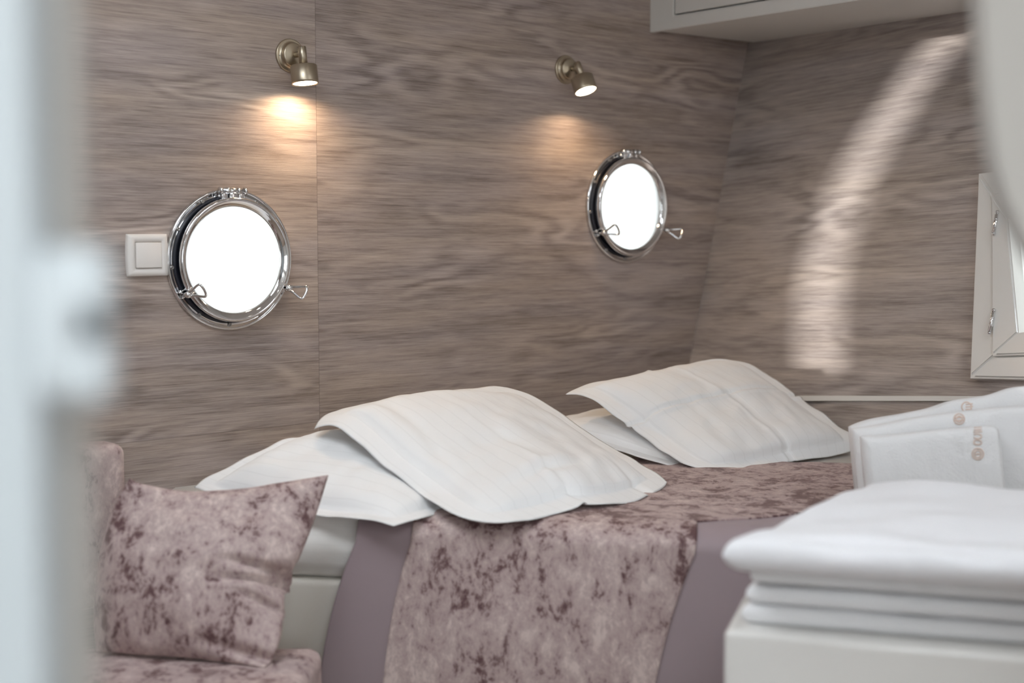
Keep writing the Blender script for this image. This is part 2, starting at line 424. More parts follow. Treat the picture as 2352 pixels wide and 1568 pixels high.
bm = bmesh.new(); add_box(bm, (-5.4, -1.2, -.05), (2.25, 4.6, 0)); struct(obj('floor', bm, 'floorp', smooth=False), 'brown cabin floor', 'floor')
SUN = Vector((-.22, .95, -.062)).normalized()
BACKY = -1.2
outer = [(2185, 40), (2085, 150), (2012, 255), (1947, 350), (1896, 450), (1861, 550), (1837, 650), (1829, 760), (1832, 848)]
inner = [(2262, 40), (2165, 150), (2099, 255), (2040, 350), (1993, 440), (1961, 550), (1938, 650), (1933, 760), (1940, 848)]
def to_back(p):
    k = (p.y-BACKY)/SUN.y; q = p-SUN*k; return (q.x, q.z)
sun_gap = [to_back(endw(*q)) for q in outer] + [to_back(endw(*q)) for q in inner[::-1]]  # gap shaped so the sun throws a curved streak on the end wall
HA = [(-.95, 1.25), (-.25, 1.25), (-.25, 1.95), (-.95, 1.95)]; HB = [(-.5, -.75), (.3, -.75), (.3, -.15), (-.5, -.15)]; HC = [(.95, 1.2), (1.5, 1.2), (1.5, 1.75), (.95, 1.75)]
bm = bmesh.new()
fill(bm, [[(-5.4, -1.2), (2.25, -1.2), (2.25, 4.6), (-5.4, 4.6)], HA, HB, HC], lambda a, b: Vector((a, b, CEIL)))
thicken(bm, Vector((0, 0, .02)))
struct(obj('ceiling', bm, 'ceilp', smooth=False), 'white cabin ceiling with added glowing panels', 'ceiling')
for k, hp in enumerate((HA, HB, HC)):  # glowing ceiling panels added to brighten the cabin
    (x0, y0_), (x1, y1_) = hp[0], hp[2]
    r = empty('window_%d' % (k+4), Vector(((x0+x1)/2, (y0_+y1_)/2, CEIL))); struct(r, 'added glowing square roof hatch letting in soft daylight', 'roof hatch')
    W_, D_ = (x1-x0)/2, (y1_-y0_)/2
    bm = bmesh.new(); fill(bm, [[(-W_-.03, -D_-.03), (W_+.03, -D_-.03), (W_+.03, D_+.03), (-W_-.03, D_+.03)], [(-W_+.005, -D_+.005), (W_-.005, -D_+.005), (W_-.005, D_-.005), (-W_+.005, D_-.005)]], lambda a, b: Vector((a, b, -.001)))
    thicken(bm, Vector((0, 0, -.012))); obj('window_frame', bm, 'white_satin', r, smooth=False)
    bm = bmesh.new(); add_box(bm, (-W_, -D_, .006), (W_, D_, .014)); obj('glow_pane', bm, 'lightbox', r, smooth=False)
bm = bmesh.new()
BW = [(-1.5, .75), (1.3, .75), (1.3, 1.70), (-1.5, 1.70)]
fill(bm, [[(-5.4, 0), (2.25, 0), (2.25, CEIL), (-5.4, CEIL)], sun_gap, BW], lambda a, b: Vector((a, BACKY, b)))
thicken(bm, Vector((0, -.004, 0)))
struct(obj('wall_back', bm, 'ceilp', smooth=False), 'white wall behind the viewpoint with an added curved gap shaping the sun streak', 'wall')
r = empty('window_7', Vector((-.1, BACKY, 1.225))); struct(r, 'added wide glowing panel behind the viewpoint for fill light', 'window')  # glowing panel added behind the camera to light door and bed from the front
bm = bmesh.new(); fill(bm, [[(-1.44, -.52), (1.44, -.52), (1.44, .52), (-1.44, .52)], [(-1.39, -.465), (1.39, -.465), (1.39, .465), (-1.39, .465)]], lambda a, b: Vector((a, .001, b)))
thicken(bm, Vector((0, .015, 0))); obj('window_frame', bm, 'white_satin', r, smooth=False)
bm = bmesh.new(); add_box(bm, (-1.399, -.003, -.474), (1.399, .0, .474)); obj('glow_pane', bm, 'back_glow', r, smooth=False)
for x in (-.4, .4):
    bm = bmesh.new(); add_box(bm, (x-.02, .0005, -.465), (x+.02, .012, .465), .002); obj('panel_bar', bm, 'white_satin', r, smooth=False)
bm = bmesh.new(); add_box(bm, (2.2, BACKY, 0), (2.25, 1.25, CEIL)); struct(obj('wall_front', bm, 'ceilp', smooth=False), 'white side wall opposite the portholes', 'wall')
sl = bpy.data.lights.new('sunlight', 'SUN'); sl.energy = 9; sl.angle = math.radians(.5); sl.color = (1, .98, .95)
so = bpy.data.objects.new('sunlight', sl); C.objects.link(so); so.rotation_euler = SUN.to_track_quat('-Z', 'Y').to_euler()
so.location = (-1, -1, 3)

# narrow white trim along the end wall
a, b = el(endw(1700, 909)), el(endw(2330, 911)); c, d = el(endw(1700, 921)), el(endw(2330, 922))
bm = bmesh.new()
for pts in ((0,),):
    f = [bm.verts.new((q[0], -.001, q[1])) for q in (a, b, d, c)]; bm.faces.new(f)
thicken(bm, Vector((0, -.006, 0)))
struct(obj('trim_1', bm, 'white_satin', smooth=False, mw=EM), 'thin white strip running along the raked end wall above the bed', 'trim')

# ------------------------------------------------------------------ PORTHOLES
def porthole(name, centre, label):
    mw = frame(centre, HD, HN, Vector((0, 0, 1)))     # local y points into the cabin
    root = empty(name, mw); struct(root, label, 'porthole')
    bm = bmesh.new()
    lathe(bm, [(.1215, .001), (.1215, .0045), (.126, .0035), (.1305, .0045), (.1345, .0085), (.137, .0085), (.1388, .006), (.1388, .0005), (.125, .0005)], 96, closed=True)
    obj('flange', bm, 'chrome', root)
    bm = bmesh.new()
    lathe(bm, [(.1035, .0175), (.1035, .0225), (.1055, .0250), (.114, .0295), (.1175, .031), (.1205, .029), (.1218, .024), (.1205, .0195), (.1192, .017), (.1192, .0035), (.1175, .003), (.1165, .008), (.108, .0165)], 96, closed=True)
    ring = obj('sash_ring', bm, 'chrome', root)
    bm = bmesh.new(); lathe(bm, [(.1192, .0035), (.1245, .0036), (.1250, .0052), (.1192, .0075)], 96, closed=True); obj('reflection_ring', bm, 'groove_dark', root)  # added dark ring: the groove's dark reflection put into its colour
    bm = bmesh.new(); lathe(bm, [(0, .0165), (.1045, .0165), (.1045, .0205), (0, .0205)], 96)
    obj('glass_pane', bm, 'glass', ring)
    # hinge at the top
    bm = bmesh.new()
    tube(bm, [(-.026, .017, .134), (.026, .017, .134)], .0062, 20)
    for x in (-.027, -.012, .012, .027): tube(bm, [(x-.0025, .017, .134), (x+.0025, .017, .134)], .0075, 20)
    add_box(bm, (-.026, .004, .118), (-.012, .020, .133), .002); add_box(bm, (.012, .004, .118), (.026, .020, .133), .002)
    add_box(bm, (-.010, .014, .113), (.010, .024, .131), .002)
    obj('hinge', bm, 'chrome', root)
    # screws in the flange
    for ang in (152, 186, 212, 236, 268, 300, 118, 62, 28, 350):
        a = math.radians(ang); bm = bmesh.new()
        lathe(bm, [(0, .0005), (.0014, .0012), (.0016, .0028), (.0036, .0022), (.0042, 0)], 20, Matrix.Translation((.1275*math.cos(a), .0042, .1275*math.sin(a))))
        obj('screw', bm, 'screw', root)
    # two swing-bolt clamps with triangular wire handles
    for ang in (-27, -150):
        a = math.radians(ang); c = Vector((math.cos(a), 0, math.sin(a))); s = Vector((-math.sin(a), 0, math.cos(a))); Y = Vector((0, 1, 0))
        bm = bmesh.new()
        mt = frame(c*.126, c, Y, c.cross(Y))
        for q in (-.0072, .0048): add_box(bm, (-.010, .004, q), (.008, .017, q+.0026), .001, mat=mt)
        tube(bm, [c*.128+Y*.012-s*.0085, c*.128+Y*.012+s*.0085], .0026, 12)
        tube(bm, [c*.128+Y*.010, c*.128+Y*.040], .0030, 12)
        for q in (-.0068, .0042): add_box(bm, (-.016, .018, q), (-.004, .031, q+.0026), .001, mat=mt)
        cl = obj('clamp', bm, 'chrome', root)
        bm = bmesh.new()
        o = c*.128; lathe(bm, [(0, .030), (.005, .030), (.0068, .033), (.0068, .039), (.005, .042), (0, .042)], 20, Matrix.Translation(o))
        out = (Y*.8+c*.6).normalized() if ang > -90 else (Y*.75-c*.45).normalized()
        base = o+Y*.036
        p = [base-s*.004, base-s*.006+out*.012, base-s*.013+out*.030, base-s*.011+out*.035, base+out*.037, base+s*.011+out*.035, base+s*.013+out*.030, base+s*.006+out*.012, base+s*.004]
        tube(bm, spline(p, 40), .0026, 12)
        obj('wire_handle', bm, 'chrome', cl)
    return root
porthole('window_1', PC[0], 'round chrome porthole beside the light switch, glowing white')
porthole('window_2', PC[1], 'round chrome porthole nearer the room corner, below the angled lamp')

# ------------------------------------------------------------------ WALL LAMPS
def wall_lamp(px, py, tilt, label, power):
    mw = frame(hull(px, py), HD, HN, Vector((0, 0, 1)))
    root = empty('wall_lamp', mw); tag(root, label, 'wall lamp', 'brushed metal reading lamps')
    bm = bmesh.new()
    lathe(bm, [(0, 0), (.033, 0), (.0337, .002), (.033, .005), (.031, .0058), (.0295, .005), (.0245, .0075), (.0235, .013), (.0245, .0165), (.0235, .0185), (.021, .019), (.013, .0225), (.008, .024), (0, .024)], 64)
    obj('base', bm, 'nickel', root)
    bm = bmesh.new(); tube(bm, [(0, .02, 0), (0, .047, 0)], .0060, 24); obj('arm', bm, 'nickel', root)
    bm = bmesh.new(); lathe(bm, [(0, 0), (.0011, .0003), (.0014, .0012), (0, .0016)], 12, Matrix.Translation((-.027, .0052, -.002)))
    obj('screw', bm, 'screw', root)
    R = Matrix.Translation((0, .048, -.004)) @ Matrix.Rotation(tilt, 4, 'X') @ Matrix.Rotation(math.radians(-90), 4, 'X')   # lathe axis y -> down
    bm = bmesh.new(); lathe(bm, [(0, -.018), (.0074, -.018), (.0082, -.017), (.0082, .022), (0, .022)], 32, R); obj('swivel_stem', bm, 'nickel', root)
    bm = bmesh.new(); lathe(bm, [(.0, .020), (.0252, .020), (.0265, .0212), (.0268, .052), (.0262, .0565), (.0250, .0565), (.0243, .0530), (.0243, .046), (0, .046)], 64, R); head = obj('lamp_head', bm, 'nickel', root)
    bm = bmesh.new(); lathe(bm, [(0, .0475), (.0240, .0475), (.0240, .0550), (0, .0556)], 48, R); obj('lens', bm, 'lamp', head)
    L = bpy.data.lights.new('lamp_light', 'AREA'); L.shape = 'DISK'; L.size = .044; L.energy = power; L.color = (1, .70, .42); L.spread = math.radians(160)
    lo = bpy.data.objects.new('lamp_light', L); C.objects.link(lo); lo.parent = root
    lo.matrix_local = R @ Matrix.Translation((0, .0575, 0)) @ Matrix.Rotation(math.radians(90), 4, 'X')
    return root
wall_lamp(665, 128, math.radians(8), 'brushed metal wall lamp pointing straight down above the porthole by the switch', .75)
wall_lamp(1298, 160, math.radians(24), 'brushed metal wall lamp tilted outwards, the one nearer the white cupboard', .8)

# ------------------------------------------------------------------ LIGHT SWITCH
a, b = hl(hull(291, 635)), hl(hull(380, 537))
cx, cz = (a[0]+b[0])/2, (a[1]+b[1])/2; w = (b[0]-a[0])/2; h = (b[1]-a[1])/2
mw = frame(HM @ Vector((cx, 0, cz)), HD, HN, Vector((0, 0, 1)))
root = empty('light_switch', mw); tag(root, 'square white single rocker light switch on the wood wall', 'light switch')
def dished(bm, w, h, y0, y1, hw, hh, bow):
    """square bowed frame plate with a square opening"""
    n = 24
    def ringpts(W, H_, y, bw):
        pts = []
        for k in range(4*n):
            s, t = divmod(k, n); t = t/n*2-1
            x, z = [(t, -1), (1, t), (-t, 1), (-1, -t)][s]
            X, Z = x*W, z*H_
            if bw: X += bw*(1-z*z)*x*(abs(x) == 1); 
            pts.append(bm.verts.new((X, y, Z)))
        return pts
    rs = [ringpts(w, h, y0, bow), ringpts(w, h, y1*.45, bow), ringpts(w*.95, h*.96, y1*.9, bow), ringpts(w*.80, h*.82, y1, 0), ringpts(hw, hh, y1*.98, 0), ringpts(hw, hh, y0, 0)]
    for A, B in zip(rs, rs[1:]):
        for i in range(4*n): bm.faces.new([A[i], A[(i+1) % (4*n)], B[(i+1) % (4*n)], B[i]])
    bmesh.ops.recalc_face_normals(bm, faces=bm.faces)
bm = bmesh.new(); dished(bm, w, h, .0003, .0095, w*.66, h*.62, .0025); obj('frame_plate', bm, 'plastic', root)
bm = bmesh.new(); vs = add_box(bm, (-w*.64, .001, -h*.60), (w*.64, .0115, h*.60), .0012, 3)
for v in vs:
    if v.co.y > .006: v.co.y += -.002*(v.co.z/h+.6)*.8+.0012
obj('rocker', bm, 'plastic', root)

# ------------------------------------------------------------------ WHITE CASED WINDOW in the end wall (window_3)
root = empty('window_3', EM); struct(root, 'white framed opening window at the right end of the raked wall', 'window')
def quad_bar(bm, p0, p1, p2, p3, y0, y1, bev=.004):
    vs = [bm.verts.new((q[0], y0, q[1])) for q in (p0, p1, p2, p3)]; vs2 = [bm.verts.new((q[0], y1, q[1])) for q in (p0, p1, p2, p3)]
    fs = [bm.faces.new(vs2), bm.faces.new(vs[::-1])]
    for i in range(4): fs.append(bm.faces.new([vs[i], vs[(i+1) % 4], vs2[(i+1) % 4], vs2[i]]))
    es = [e for e in fs[0].edges]
    bmesh.ops.bevel(bm, geom=es, offset=bev, segments=3, affect='EDGES')
    bmesh.ops.recalc_face_normals(bm, faces=bm.faces)
def lerp2(a, b, t): return (a[0]+(b[0]-a[0])*t, a[1]+(b[1]-a[1])*t)
O = [w3b, el(endw(2560, 880)), el(endw(2560, 372)), w3t]
def insetq(Q, d):
    cxm = sum(q[0] for q in Q)/4; czm = sum(q[1] for q in Q)/4
    return [(q[0]+(d if q[0] < cxm else -d), q[1]+(d if q[1] < czm else -d)) for q in Q]
I = insetq(O, .052)
for k, nm in enumerate(('bottom', 'right', 'top', 'left')):
    bm = bmesh.new(); j = (k+1) % 4
    quad_bar(bm, O[k], O[j], I[j], I[k], -.0005, -.026, .005); obj('casing', bm, 'white_gloss', root, smooth=False)
S_ = insetq(O, .050); G_ = insetq(O, .102)
sash = bmesh.new()
for k in range(4):
    j = (k+1) % 4; quad_bar(sash, S_[k], S_[j], G_[j], G_[k], .006, -.034, .004)
sash = obj('sash', sash, 'white_gloss', root, smooth=False)
bm = bmesh.new(); f = [bm.verts.new((q[0], -.004, q[1])) for q in insetq(O, .098)]; bm.faces.new(f); thicken(bm, Vector((0, .005, 0))); obj('glass_pane', bm, 'glass', sash, smooth=False)
for (px, py) in ((2292, 514), (2283, 740)):
    hx, hz = el(endw(px, py, .03)); bm = bmesh.new()
    tube(bm, [(hx, -.038, hz-.027), (hx, -.038, hz+.027)], .0034, 16)
    for s in (-.026, -.010, .006, .022): tube(bm, [(hx, -.038, hz+s), (hx, -.038, hz+s+.004)], .0042, 16)
    add_box(bm, (hx-.007, -.0365, hz-.020), (hx+.002, -.0335, hz+.020), .001)
    obj('hinge', bm, 'chrome', root)

# ------------------------------------------------------------------ WALL CUPBOARD in the top corner
zb_ = EC1.z
P0 = hull(1503, 74); P0.z = zb_; P1 = EC1.copy()
cupm = frame(P0, ED, (P1-P0).normalized(), Vector((0, 0, 1)))
cd = (P1-P0).length-.001
skew = HD
cupm = frame(P0, ED, HD, Vector((0, 0, 1)))
root = empty('wall_cupboard', cupm); tag(root, 'white cupboard fixed high in the room corner above the pillows', 'cupboard')
top = CEIL-zb_-.006
bm = bmesh.new()
def prism(bm, poly, z0, z1, bev=0):
    vs = [bm.verts.new((x, y, z0)) for x, y in poly]; f = bm.faces.new(vs)
    r = bmesh.ops.extrude_face_region(bm, geom=[f])
    for v in r['geom']:
        if isinstance(v, bmesh.types.BMVert): v.co.z = z1
    bmesh.ops.recalc_face_normals(bm, faces=bm.faces)
    if bev: bmesh.ops.bevel(bm, geom=bm.edges[:], offset=bev, segments=3, affect='EDGES')
prism(bm, [(.002, .003), (1.35, .003), (1.35, cd-.002), (.002, cd-.002)], 0, top, .003)
obj('body', bm, 'white_satin', root, smooth=False)
bm = bmesh.new()
fill(bm, [[(-.010, -.004), (1.35, -.004), (1.35, top), (-.010, top)], [(.082, .027), (.72, .027), (.72, top-.04), (.082, top-.04)]], lambda a, b: Vector((a, -.015, b)))
thicken(bm, Vector((0, .0165, 0)))
bmesh.ops.bevel(bm, geom=[e for e in bm.edges if e.is_manifold and e.calc_face_angle(0) > .5], offset=.0015, segments=2, affect='EDGES')
obj('face_frame', bm, 'white_satin', root, smooth=False)
bm = bmesh.new(); add_box(bm, (.0865, -.0140, .0315), (.7155, .0015, top-.0445), .002); dr = obj('door', bm, 'white_satin', root, smooth=False)

# ------------------------------------------------------------------ NEAR DOORWAY (out of focus)
bm = bmesh.new(); add_box(bm, (-1.0, .545, .0), (-.1825, .575, CEIL-.002), .004); o = obj('door_1', bm, 'door_paint', smooth=False)
struct(o, 'pale grey-white door leaf filling the left edge, out of focus', 'door')
bm = bmesh.new()
for z in (1.052, 1.072):
    add_box(bm, (-.1820, .548, z-.020), (-.1570, .566, z+.020), .004, 3)
add_box(bm, (-.1822, .542, 1.035), (-.1685, .570, 1.088), .003, 3)
lk = obj('door_latch', bm, 'latch', o)
bm = bmesh.new(); add_box(bm, (-.32, .577, .0), (-.1765, .598, CEIL-.002), .003, 3)
struct(obj('trim_2', bm, 'jamb', smooth=False), 'warm white door jamb beside the door leaf, out of focus', 'door jamb')
edge = [(2258, -330), (2260, 0), (2268, 150), (2281, 300), (2300, 410), (2332, 500), (2374, 590), (2440, 720), (2520, 900), (2600, 1300), (2620, 2300)]
crv = spline([at(*q, 1.05) for q in edge], 80)
bm = bmesh.new(); vs = [bm.verts.new(p) for p in crv]+[bm.verts.new((.95, 1.05, crv[-1].z)), bm.verts.new((.95, 1.05, crv[0].z))]
bm.faces.new(vs); thicken(bm, Vector((0, .03, 0)))
for v in bm.verts: v.co.z = max(.0, min(CEIL-.002, v.co.z))
struct(obj('trim_3', bm, 'jamb', smooth=False), 'curved pale bulkhead edge at the upper right, out of focus', 'bulkhead trim')

# ================================================================== BED
BT = .60                                  # bed top height
def bed(px, py, h=0):                     # a point on the bed top plane (+h)
    r = ray(px, py); k = (BT+h-CAMZ)/r.z; return Vector((r.x*k, r.y*k, BT+h))
NE0, NE1 = Vector((-.80, 2.545)), Vector((1.10, 2.185))     # near edge of the bed, left to right
def near_y(x): return NE0.y+(NE1.y-NE0.y)*(x-NE0.x)/(NE1.x-NE0.x)
def hull_pt(x, off): t = (x-H0.x)/HD.x; p = H0+HD*t+HN*off; return (p.x, p.y)
def endline(z, s, off=.012):
    p = EC0+EUP*((z-EC0.z)/EUP.z)+ED*s+EN*off; return (p.x, p.y)
poly = [(-.655, near_y(-.655)), (1.02, near_y(1.02)), endline(.48, 1.25, .02), endline(.48, .03, .02), hull_pt(.38, .012), hull_pt(-.655, .012)]
root = empty('bed', Vector((0, 2.5, 0))); tag(root, 'built-in bed with white sheeted mattress on a cream base', 'bed')
def prism_obj(name, poly, z0, z1, bev, mat, parent, seg=4):
    bm = bmesh.new(); vs = [bm.verts.new((x, y, z0)) for x, y in poly]; f = bm.faces.new(vs)
    r = bmesh.ops.extrude_face_region(bm, geom=[f])
    for v in r['geom']:
        if isinstance(v, bmesh.types.BMVert): v.co.z = z1
    bmesh.ops.recalc_face_normals(bm, faces=bm.faces)
    es = [e for e in bm.edges if all(abs(v.co.z-z1) < 1e-5 for v in e.verts)] + [e for e in bm.edges if abs(e.verts[0].co.z-e.verts[1].co.z) > 1e-3]
    bmesh.ops.bevel(bm, geom=es, offset=bev, segments=seg, affect='EDGES', profile=.5)
    o = obj(name, bm, mat, None, smooth=True)
    if parent: o.parent = parent; o.matrix_parent_inverse = parent.matrix_world.inverted()
    m = o.modifiers.new('e', 'EDGE_SPLIT'); m.split_angle = math.radians(35)
    return o
bpy.context.view_layer.update()
base_poly = [(x, y-.012 if k < 2 else y) for k, (x, y) in enumerate(poly)]
base_poly[2] = endline(0, 1.15, .02); base_poly[3] = endline(0, .03, .02); base_poly[4] = hull_pt(.28, .012)
base_poly[1] = (.98, near_y(.98)-.012)
prism_obj('bed_base', base_poly, .0, .483, .012, 'cream', root)
# mattress with a soft side: loft of the front profile
def mattress():
    bm = bmesh.new(); uvl = bm.loops.layers.uv.new('UVMap')
    prof = []
    for k in range(15):
        t = k/14
        prof.append((.012-.030*math.sin(math.pi*min(1, t*1.05))**.7, .485+t*(BT-.485-.022)))
    for k in range(1, 9):
        a = k/8*math.pi/2; prof.append((.012+.035*(1-math.cos(a)), BT-.022+.022*math.sin(a)))
    cols = []
    X0, X1, n = poly[0][0], poly[1][0], 140
    for i in range(n+1):
        x = X0+(X1-X0)*i/n; c = []
        for k, (dy, z) in enumerate(prof):
            w = .0035*noise.noise(Vector((x*5, z*60, 0)))+.002*noise.noise(Vector((x*14, z*30, 4)))
            c.append(bm.verts.new((x, near_y(x)+dy+w, z)))
        cols.append(c)
    for i in range(n):
        for k in range(len(prof)-1):
            f = bm.faces.new([cols[i][k], cols[i+1][k], cols[i+1][k+1], cols[i][k+1]])
            for lp, q in zip(f.loops, ((i, k), (i+1, k), (i+1, k+1), (i, k+1))): lp[uvl].uv = (q[1]/22*.35, q[0]/n)
    # top and the other sides
    rim = [c[-1] for c in cols]; bot = [c[0] for c in cols]
    back = [bm.verts.new((x, y, BT)) for x, y in poly[2:]]
    bm.faces.new(rim+back)
    backb = [bm.verts.new((x, y, .485)) for x, y in poly[2:]]
    bm.faces.new((bot+backb)[::-1])
    for a, b, c_, d in zip(back, back[1:], backb[1:], backb): bm.faces.new([a, d, c_, b])
    bm.faces.new([*cols[-1], back[0], backb[0]]); bm.faces.new([*cols[0][::-1], backb[-1], back[-1]])
    bmesh.ops.recalc_face_normals(bm, faces=bm.faces)
    o = obj('mattress', bm, 'sheet'); o.parent = root; o.matrix_parent_inverse = root.matrix_world.inverted()
mattress()

# ------------------------------------------------------------------ BED RUNNER (velvet centre, grey borders)
root = empty('bed_runner', Vector((0, 2.4, .2))); tag(root, 'mauve crushed velvet bed runner with plain grey borders hanging over the bed edge', 'bed runner')
bpy.context.view_layer.update()
#                 bottom x,  fold x, top-far (x,y)
lines = [(-.345, -.268, (-.05, 2.98)), (-.232, -.172, (.10, 3.05)), (.222, .300, (.92, 2.90), .55), (.405, .45, (.95, 2.85), .55)]
def runner_strip(name, l0, l1, mat, nu, off, seed, th=.004):
    bm = bmesh.new(); uvl = bm.loops.layers.uv.new('UVMap'); nv = 110; g = {}; g2 = {}
    for i in range(nu+1):
        u = i/nu
        ex = (l0[3] if len(l0) > 3 else 1.)*(1-u)+(l1[3] if len(l1) > 3 else 1.)*u
        bx = l0[0]+(l1[0]-l0[0])*u; fx = l0[1]+(l1[1]-l0[1])*u; tx = l0[2][0]+(l1[2][0]-l0[2][0])*u; ty = l0[2][1]+(l1[2][1]-l0[2][1])*u
        gx = (bx+.345)/.75     # 0..1 across the whole runner
        for j in range(nv+1):
            v = j/nv
            if v < .45:                                   # hanging part
                t = v/.45; z = .09+t*(BT-.035-.09); s = (1-t)
                x = bx+(fx-bx)*t**2.6
                y = near_y(x)-.036-.016*math.sin(math.pi*min(1, s*1.2)/1.2)**1 - off
                fold = .010*math.sin(gx*9+1.2)*s**.6+.012*noise.noise(Vector((gx*5+seed, z*2.0, seed)))*(.4+s)
                y += fold*min(1, s*3+.15); x += .004*noise.noise(Vector((z*6, gx*3, seed+2)))
            elif v < .58:                                 # rounded edge
                a = (v-.45)/.13*math.pi/2
                x = fx+(tx-fx)*.012*(a); y = near_y(fx)-.036-off+.068*(1-math.cos(a)); z = BT-.035+.0395*math.sin(a)+off
                z += .003*noise.noise(Vector((gx*8, 3, seed)))
            else:
                t = (v-.58)/.42; x = fx+(tx-fx)*(.02+.98*t**ex); y0 = near_y(fx)+.032-off; y = y0+(ty-y0)*t; z = BT+.0045+off
                z += (.0035*noise.noise(Vector((x*9, y*14, 1)))+.002*noise.noise(Vector((x*25, y*30, 5)))+.001)*min(1, t*6)
            g[i, j] = bm.verts.new((x, y, z))
    for i in range(nu+1):
        for j in range(nv+1):
            a = g[min(i+1, nu), j].co-g[max(i-1, 0), j].co; b = g[i, min(j+1, nv)].co-g[i, max(j-1, 0)].co
            n = a.cross(b).normalized(); g2[i, j] = bm.verts.new(g[i, j].co-n*th)
    uvof = {vv: (k[0]/nu, k[1]/nv) for gg in (g, g2) for k, vv in gg.items()}
    def q(A, B, C_, D):
        f = bm.faces.new([A, B, C_, D])
        for lp in f.loops: lp[uvl].uv = uvof[lp.vert]
    for i in range(nu):
        for j in range(nv):
            q(g[i, j], g[i+1, j], g[i+1, j+1], g[i, j+1]); q(g2[i, j+1], g2[i+1, j+1], g2[i+1, j], g2[i, j])
    for j in range(nv): q(g[0, j+1], g2[0, j+1], g2[0, j], g[0, j]); q(g[nu, j], g2[nu, j], g2[nu, j+1], g[nu, j+1])
    for i in range(nu): q(g[i, 0], g2[i, 0], g2[i+1, 0], g[i+1, 0]); q(g[i+1, nv], g2[i+1, nv], g2[i, nv], g[i, nv])
    bmesh.ops.recalc_face_normals(bm, faces=bm.faces)
    o = obj(name, bm, mat); o.parent = root; o.matrix_parent_inverse = root.matrix_world.inverted(); return o
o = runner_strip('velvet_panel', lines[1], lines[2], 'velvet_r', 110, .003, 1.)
o = runner_strip('border', lines[0], (lines[1][0]+.006, lines[1][1]+.006, lines[1][2]), 'grey', 36, 0, 1.); o['label'] = 'plain grey left border'
o = runner_strip('border', (lines[2][0]-.006, lines[2][1]-.006, lines[2][2], lines[2][3]), lines[3], 'grey', 44, 0, 1.); o['label'] = 'plain grey right border'

# ------------------------------------------------------------------ PILLOWS
def folds(u, v, k, sd):
    return k*(.0042*noise.noise(Vector((u*17+v*3, v*2.6, sd)))*min(1, max(0, v-.25)*2.2)+.0030*noise.noise(Vector((u*4, v*13+u*3, sd+4)))+.0035*(1-abs(noise.noise(Vector((u*6+v*4, v*5, sd+9))))*3)*.5)
def pil(label, **k):
    k.setdefault('p', .4); o = cushion('pillow', 'pillow', cround=.03, n=96, cosine=False, **k); tag(o, label, 'pillow', 'white striped pillows on the bed'); return o
# lower left
pil('white pillow lying under the tilted one, its left end behind the velvet cushion',
    top=[(432, 1120, 2.60), (520, 1072, 2.62), (630, 1020, 2.66), (740, 992, 2.71), (862, 970, 2.78)], right=[(862, 970, 2.78), (1080, 1040, 2.80), (1270, 1098, 2.76)],
    bottom=[(905, 1212, 2.335), (1000, 1180, 2.425), (1130, 1150, 2.56), (1270, 1098, 2.76)], left=[(432, 1120, 2.60), (560, 1160, 2.53), (735, 1182, 2.44), (840, 1190, 2.38), (905, 1208, 2.345)],
    H=.050, Hb=.03, flange=.07, wave=.006, seed=2., wr=.003, fn=lambda u, v, k: folds(u, v, k, 13.))
def cr1(u, v, k):
    d = folds(u, v, k, 1.)
    d += -.006*math.exp(-((u-.78-.1*(v-.7))/.02)**2)*max(0, v-.55)*2.5
    d += -.006*math.exp(-((v-.80+.18*(u-.35))/.022)**2)*math.exp(-((u-.42)/.16)**2)
    d += .004*math.exp(-((v-.74+.18*(u-.35))/.03)**2)*math.exp(-((u-.42)/.16)**2)
    d += -.006*math.exp(-((u-.17-.05*math.sin(v*6))/.03)**2)*max(0, 1-abs(v-.35)*2.2)
    return d
pil('large white flanged pillow leaning in front of the first lamp, top of the left pair',
    top=[(707, 984, 2.62), (745, 951, 2.66), (800, 936, 2.72), (900, 912, 2.80), (1000, 900, 2.86), (1100, 890, 2.93), (1165, 886, 2.97)],
    right=[(1165, 886, 2.97), (1255, 925, 2.95), (1340, 985, 2.90), (1420, 1035, 2.85), (1480, 1068, 2.75), (1543, 1109, 2.665)],
    bottom=[(1110, 1203, 2.325), (1180, 1199, 2.335), (1260, 1184, 2.39), (1322, 1166, 2.43), (1343, 1153, 2.45), (1352, 1159, 2.45), (1400, 1158, 2.465), (1470, 1147, 2.54), (1543, 1109, 2.665)],
    left=[(707, 984, 2.62), (765, 978, 2.59), (815, 1010, 2.56), (880, 1070, 2.51), (960, 1130, 2.46), (1030, 1175, 2.37), (1110, 1203, 2.325)],
    H=.042, Hb=.015, flange=.095, wave=.005, seed=5., wr=.003, fn=cr1, p=.38)
